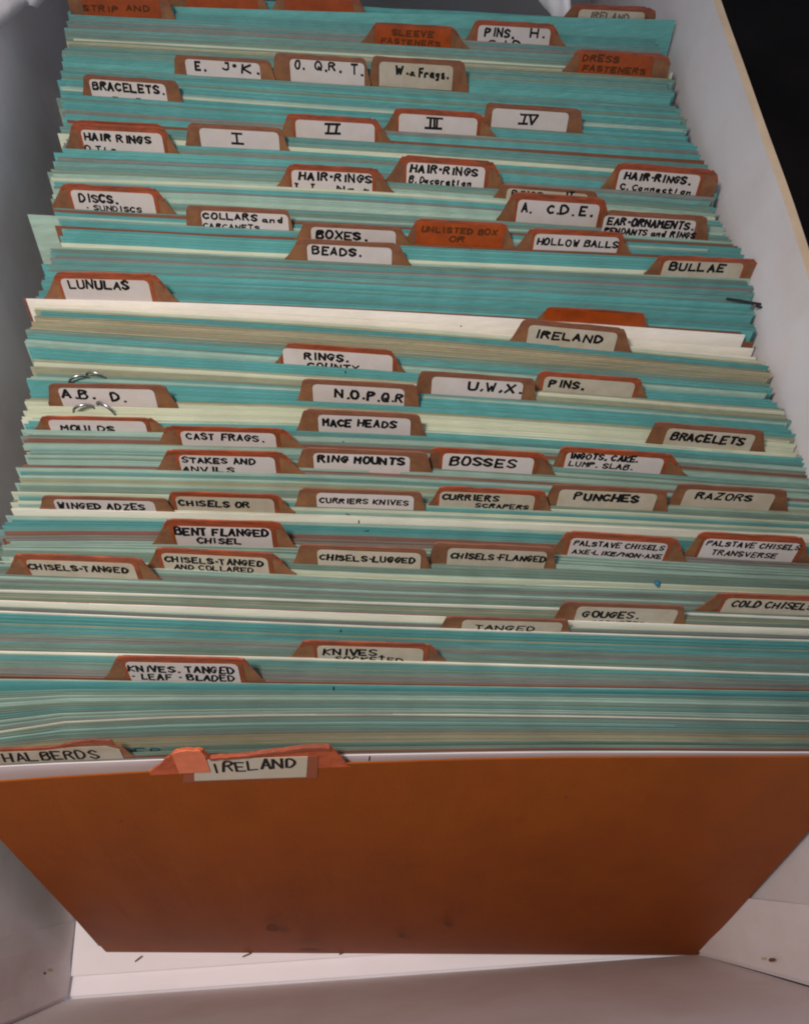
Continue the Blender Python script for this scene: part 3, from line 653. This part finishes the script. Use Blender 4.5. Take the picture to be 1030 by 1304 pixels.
# front brown guide card: bottom edge fixed by the photographed corners
fo, fr_ = plain(970.6, M_front, 'large plain brown guide card at the front with torn orange tab reading IRELAND', z=ZT, thick=.0004, name='guide_card', cat='guide card', foot=(at(135, 1213, .0002), at(888, 1217, .0002)))
fo['group'] = 'brown guide cards with raised tabs'
t_, ds, top = tab_custom(fo, fr_, [(190,983),(203,975),(212,966),(224,956),(238,954),(258,955),(264,964),(300,962),(350,956),(385,951),(418,950),(427,957),(435,966),(446,979)], -.0012, M_torn, thick=.0005, off=.0001, jag=.00045)
# crumpled fold of the torn tab's edge
V, F = [], []
de = lin(fr_.sh(262, 965)[0], fr_.sh(420, 953)[0], 24)
strip_vf(fr_, de, lambda d: top(d)-.0007-.0004*noise.noise(Vector((d*500, 3, 3))), lambda d: top(d)+.0003, .0006, .0009, V, F); mesh_obj('tab_edge', V, F, M_edgeo, fo)
V, F = [], []
de = lin(fr_.sh(222, 965)[0], fr_.sh(262, 962)[0], 10)
strip_vf(fr_, de, lambda d: -.0002, lambda d: top(d)+.0001, .0005, .0003, V, F); mesh_obj('tape_fragment', V, F, mat('tape', (206, 108, 72), .35, mot=.15, mottle=(300, 300, 300), spec=.6), fo)
# label taped on below the edge
P0 = fr_.sh(247, 967); P1 = fr_.sh(392, 962); P2 = fr_.sh(390, 988); P3 = fr_.sh(248, 993)
def quad_slab(row, P, off, thick, name, m_, parent, nx=6):
    V, F = [], []
    n0 = 0
    for i in range(nx+1):
        t = i/nx
        a = (P[3][0]+(P[2][0]-P[3][0])*t, P[3][1]+(P[2][1]-P[3][1])*t); b = (P[0][0]+(P[1][0]-P[0][0])*t, P[0][1]+(P[1][1]-P[0][1])*t)
        V += [row.pt(a[0], a[1], off), row.pt(b[0], b[1], off), row.pt(b[0], b[1], off-thick), row.pt(a[0], a[1], off-thick)]
    for i in range(nx):
        a = 4*i; b = a+4
        F += [(a, b, b+1, a+1), (a+1, b+1, b+2, a+2), (a+2, b+2, b+3, a+3), (a+3, b+3, b, a)]
    F += [(0, 1, 2, 3), (4*nx+3, 4*nx+2, 4*nx+1, 4*nx)]
    return mesh_obj(name, V, F, m_, parent)
T0 = fr_.sh(235, 968); T1 = fr_.sh(405, 962); T2 = fr_.sh(404, 990); T3 = fr_.sh(233, 996)
quad_slab(fr_, (T0, T1, T2, T3), .00023, .0001, 'tape', mat('tape_on_card', (146, 72, 40), .35, mot=.1, spec=.6), fo)
la = quad_slab(fr_, (P0, P1, P2, P3), .00034, .0001, 'label', mat('front_label', (194, 182, 162), .5, mot=.05, mottle=(120, 120, 120), tint=((196, 170, 140), (150, 150, 150), .7)), fo)
V, F = [], []
d0, h0 = fr_.sh(268, 976.5); d1, h1 = fr_.sh(380, 969); hh = fr_.sh(320, 966)[1]-fr_.sh(320, 978)[1]
for k, ch in enumerate('IRELAND'):
    t = k/7; dd = d0+(d1-d0)*t
    text_vf(fr_, ch, dd, dd+(d1-d0)/7*.72, h0+(h1-h0)*t-hh*.5, hh, .0006, .0006 if False else .00042, V, F)
mesh_obj('lettering', V, F, M_ink, la)

# old stains on the front card, a bump of the paper each
M_stain = mat('stain', (112, 54, 14), .55, mot=.2, mottle=(400, 400, 400))
for (px, py, sx, sy) in ((347, 1177, 9, 5), (510, 1187, 5, 3), (568, 1172, 4, 2.5), (720, 1010, 3, 2), (155, 1040, 3, 2), (395, 1205, 14, 2)):
    V = []; n = 14
    # the front card is flat: meet its plane exactly
    A_ = fr_.P[0]; B_ = fr_.P[-1]; C_ = at(510, 1215, .0002); nn_ = (B_-A_).cross(C_-A_).normalized()
    if nn_.y > 0: nn_ = -nn_
    for i in range(n):
        a = 2*math.pi*i/n; rr = 1+.3*noise.noise(Vector((px, math.cos(a)*1.5, math.sin(a)*1.5)))
        r = ray(px+sx*rr*math.cos(a), py+sy*rr*math.sin(a)); t = (A_-CAM).dot(nn_)/r.dot(nn_)
        V.append(CAM+r*t+nn_*.0011)
    mesh_obj('stain', V, [tuple(range(n))], M_stain, fo)

# ------------------------------------------------------------------ odd cards sticking out of the pack
def placed_card(pL, ang_from, dxm, m_, lab, z=ZT, up=0.0):
    """a card whose top left corner is seen at pixel pL and which runs parallel to row ang_from"""
    r = Row(ang_from, z=z, amp=.3, leftpx=pL[0]); V, F = [], []; card_vf(r, V, F)
    org = r.P[4].copy(); org.z = .0002
    o = mesh_obj('index_card', V, F, m_, origin=org); tag(o, lab, 'index card'); return o, r
# nearest free gap helper
def free_u(u, w=.5):
    us = sorted([c[0] for c in cards]+gus)
    best = min(((abs((a+b)/2-u), (a+b)/2) for a, b in zip(us, us[1:]) if b-a > 1.9), default=(0, u))
    return best[1]
def reshift(u_target, leftpx, m_, lab, raise_=0, tilt=0):
    """take the single card nearest u_target and set it so that it sticks out sideways"""
    k = min((i for i in single), key=lambda i: abs(cards[i][0]-u_target))
    o, _ = cards[k][4]; u = cards[k][0]
    r = Row(u, z=ZT+raise_, amp=.3, leftpx=leftpx); V, F = [], []
    for i, p in enumerate(r.P): p -= DV*(tilt*(i/r.n)**1.5)
    card_vf(r, V, F)
    me = bpy.data.meshes.new('index_card'); org = r.P[4].copy(); org.z = .0002
    me.from_pydata([tuple(v-org) for v in V], [], F); me.materials.append(m_); me.update()
    o.data = me; o.location = org; o['label'] = lab; o['_org'] = tuple(org)
    return r
reshift(find_u(60, 273.5), 35, CM['p'][2], 'pale green index card sticking out at the left below the DISCS tab')
reshift(find_u(774, 41), 113, CM['T'][2], 'teal index card sticking out at the right by the far IRELAND tab', 0, .0042)
reshift(find_u(60, 381), 33, CM['w'][2], 'white index card, rearmost of the white pack behind the IRELAND tab')
reshift(find_u(60, 436), 31, CM['p'][1], 'pale green index card sticking out at left in front of the tan pack')

# ------------------------------------------------------------------ small marks of ink on card faces (belong to the cards nearest them)
def nearest_row(x, y):
    u = find_u(x, y)
    best = max((c for c in cards if c[4][0] is not None and c[0] <= u+.2), key=lambda c: c[0], default=None)
    return best
def mark(x, y, dx, dy, pen=.0003, m_=M_ink, name='ink_mark'):
    c = nearest_row(x, y-2)
    if not c: return
    o, r = c[4]
    u = c[0]
    a = r.sh(x, y-dy/2); b = r.sh(x+dx, y+dy/2)
    ddx, ddy = b[0]-a[0], b[1]-a[1]; l = math.hypot(ddx, ddy)
    if l < 1e-6: return
    nx, ny = -ddy/l*pen/2, ddx/l*pen/2
    V = [r.pt(a[0]+nx, a[1]+ny, .00004), r.pt(a[0]-nx, a[1]-ny, .00004), r.pt(b[0]-nx, b[1]-ny, .00004), r.pt(b[0]+nx, b[1]+ny, .00004)]
    # keep the mark on the exposed part of the card
    for v in V:
        if v.z > r.P[0].z+.0004: return
    mesh_obj(name, V, [(0, 1, 2, 3)], m_, o)
for x, y, dx, dy in ((445,400,0,4),(631,409,0,4),(586,415,2,0.5),(434,805,0,6),(425,878,0,7),(441,929,-1,8),(457,665,0,5),(470,966,-1,5),(440,655,6,2),(456,677,14,-3),
                     (553,681,5,1),(600,322,0,9),(440,475,0,6),(437,565,0,7)):
    mark(x, y, dx, dy)
# the white front card's pen tick and faded writing on plain cards
def row_text(u, items, m_, pen=.00035, name='lettering', upm=0):
    c = min((c for c in cards if c[4][0] is not None), key=lambda c: abs(c[0]-u)); o, r = c[4]
    V, F = [], []
    for s, a, b, ym, chh in items:
        d0, _ = r.sh(a, ym); d1, _ = r.sh(b, ym); ha = r.sh((a+b)/2, ym-chh/2)[1]; hb = r.sh((a+b)/2, ym+chh/2)[1]
        text_vf(r, s, d0, d1, hb, ha-hb, pen, .00006, V, F)
    mesh_obj(name, V, F, m_, o)
row_text(252, [('I', 406, 410, 257, 7), ('COP', 430, 470, 259, 8), ('PENDANT', 502, 585, 265, 8)], M_inkblue)
row_text(947, [('ER', 173, 205, 957, 8)], M_inkblue, .0005)
row_text(558, [('TR', 480, 500, 566, 7)], M_inkfaint, .00025)
row_text(26, [('June', 432, 466, 34, 6)], M_inkfaint, .00025)
V = []
a = wr.sh(471, 963); b = wr.sh(470, 969)
V = [wr.pt(a[0]-.00015, a[1], .00004), wr.pt(a[0]+.00015, a[1], .00004), wr.pt(b[0]+.00015, b[1], .00004), wr.pt(b[0]-.00015, b[1], .00004)]
mesh_obj('ink_mark', V, [(0, 1, 2, 3)], M_ink, wo)

# ------------------------------------------------------------------ steel rings through the cards at the left
def ring(px, py, R_, r_, rz, lab, zc):
    c = at(px, py, ZT+zc)
    V, F = [], []; n, k = 40, 8
    q = Matrix.Rotation(rz, 3, 'Z')
    for i in range(n):
        a = 2*math.pi*i/n
        for j in range(k):
            b = 2*math.pi*j/k
            p = Vector(((R_+r_*math.cos(b))*math.cos(a), r_*math.sin(b), (R_+r_*math.cos(b))*math.sin(a)))
            V.append(c+q@p-Vector((0, 0, R_)))
    for i in range(n):
        for j in range(k):
            F.append((i*k+j, i*k+(j+1) % k, ((i+1) % n)*k+(j+1) % k, ((i+1) % n)*k+j))
    o = mesh_obj('metal_ring', V, F, M_metal, origin=c-Vector((0, 0, R_)))
    for p in o.data.polygons: p.use_smooth = True
    tag(o, lab, 'ring', 'steel rings threaded through the cards')
ring(97, 479, .0027, .00037, .3, 'steel ring behind the A. B. D. tab, left of its pair', .0022)
ring(119, 474, .0027, .00037, -.25, 'steel ring behind the A. B. D. tab, right of its pair', .0020)
ring(103, 516, .0027, .00037, .2, 'steel ring in front of the A. B. D. tab, left of its pair', .0020)
ring(131, 514, .0029, .00037, -.6, 'steel ring in front of the A. B. D. tab, right of its pair', .0024)

# black paper clip on the right-hand corner of the teal cards
def wire(name, pts, r_, m_, lab=None, cat=None, parent=None):
    V, F = [], []; k = 6
    for i, p in enumerate(pts):
        t = (pts[min(i+1, len(pts)-1)]-pts[max(i-1, 0)]).normalized()
        s = t.cross(Vector((0, 0, 1))).normalized(); u_ = s.cross(t)
        for j in range(k):
            b = 2*math.pi*j/k; V.append(p+s*math.cos(b)*r_+u_*math.sin(b)*r_)
    for i in range(len(pts)-1):
        for j in range(k): F.append((i*k+j, i*k+(j+1) % k, (i+1)*k+(j+1) % k, (i+1)*k+j))
    F.append(tuple(range(k))); F.append(tuple((len(pts)-1)*k+j for j in reversed(range(k))))
    o = mesh_obj(name, V, F, m_, parent, origin=None if parent else pts[0])
    if lab: tag(o, lab, cat)
    return o
M_clip = mat('clip_black', (22, 20, 24), .35, spec=.6, mot=.2)
wire('paper_clip', [at(x, y, ZT+.0009) for x, y in ((925,380),(945,383),(962,386),(974,388),(975,391),(968,391),(962,389))], .00037, M_clip, 'black paper clip on the right corner of the teal cards', 'paper clip')

# blue paint blob
V, F = [], []
c = at(837, 743, ZT+.0004); n, k = 12, 5
for j in range(k+1):
    th = math.pi/2*j/k
    for i in range(n):
        a = 2*math.pi*i/n; rr = .0008*math.cos(th)*(1+.12*math.sin(3*a))
        V.append(c+Vector((rr*math.cos(a), rr*math.sin(a), .0005*math.sin(th))))
for j in range(k):
    for i in range(n): F.append((j*n+i, j*n+(i+1) % n, (j+1)*n+(i+1) % n, (j+1)*n+i))
tag(mesh_obj('putty_dot', V, F, mat('putty_blue', (34, 100, 122), .6), origin=c), 'small round blue dot stuck on the green card tops', 'dot')

# ------------------------------------------------------------------ crumpled white tissue at the far end and far left
def tissue():
    V, F = [], []; nx, ny = 150, 60
    for j in range(ny+1):
        for i in range(nx+1):
            u = i/nx; v = j/ny
            x = -.116 + .196*u
            lf = max(0, 1-u*8.5)                      # the lobe hanging down beside the pack at the left
            y0 = at(0, row_y(1, 60+u*700), ZT).y + .0016 - .040*lf
            y = y0 + (.34-y0)*v
            z = .127 + .045*min(1, v*1.6)**.7 + .006*lf
            p = Vector((x*22, y*22, 0))
            r1 = abs(noise.noise(p*1.6)); r2 = abs(noise.noise(p*3.7+Vector((5, 1, 0)))); r3 = abs(noise.noise(p*8+Vector((2, 7, 0))))
            z += (-.014*r1 - .011*r2 - .006*r3)*(.3+.7*min(1, v*4)) + .003
            y += .004*noise.noise(p*4+Vector((9, 9, 1))) + .002*noise.noise(p*10)
            z -= .02*max(0, u*12-11)
            V.append((max(x, -.1165), y, z))
    for j in range(ny):
        for i in range(nx):
            a = j*(nx+1)+i; F.append((a, a+1, a+nx+2, a+nx+1))
    o = mesh_obj('tissue_paper', V, F, M_tissue, origin=(-.02, .3, .10))
    for p in o.data.polygons: p.use_smooth = True
    md = o.modifiers.new('thickness', 'SOLIDIFY'); md.thickness = .0002
    tag(o, 'crumpled white tissue paper stuffed behind the last cards at the far end', 'tissue paper')
tissue()

# ------------------------------------------------------------------ bits of debris on the box floor
def sliver(x0, y0, x1, y1, w_, lab):
    a = at(x0, y0, .0004); b = at(x1, y1, .0008); mid = (a+b)/2+Vector((0, 0, .0003))
    o = wire('straw_fragment', [a, a.lerp(mid, .5), mid, mid.lerp(b, .5), b], w_, M_debris, lab, 'debris'); o['group'] = 'brown slivers on the box floor'
sliver(172,1225,181,1218,.0002, 'brown sliver on the white box floor, nearest the left end of the front card')
sliver(309,1219,320,1214,.0002, 'brown sliver on the white box floor, middle of the three by the front card')
sliver(432,1216,440,1212,.0002, 'brown sliver on the white box floor, rightmost of the three by the front card')

def scuff(px, py, sx, sy, wx, s, m_, name):
    V = []; n = 12
    for i in range(n):
        a = 2*math.pi*i/n; rr = 1+.45*noise.noise(Vector((px, math.cos(a)*2, math.sin(a)*2)))
        r = ray(px+sx*rr*math.cos(a), py+sy*rr*math.sin(a))
        # the side wall flares outwards as it rises: x = x0 + k z
        x0, k = (XR0, (XR1-XR0)/ZR) if s < 0 else (XL0, (XL1-XL0)/ZR)
        x0 += s*.0032
        t = (x0+k*CAMH)/(r.x-k*r.z)
        V.append(CAM+r*t)
    mesh_obj(name, V, [tuple(range(n))], m_, box)
M_scuff = mat('scuff_brown', (120, 84, 50), .8, mot=.3, mottle=(600, 600, 600))
M_scuff2 = mat('scuff_pale', (214, 190, 150), .8, mot=.3, mottle=(600, 600, 600))
scuff(983, 1223, 5, 2.6, 0, -1, M_scuff, 'scuff_mark'); scuff(972, 1221, 3.5, 1.6, 0, -1, M_scuff2, 'scuff_mark')
scuff(64, 1236, 4, 2.2, 0, 1, M_scuff2, 'scuff_mark'); scuff(57, 1240, 2, 1.6, 0, 1, M_scuff, 'scuff_mark')

for o in bpy.data.objects:
    if '_org' in o: del o['_org']
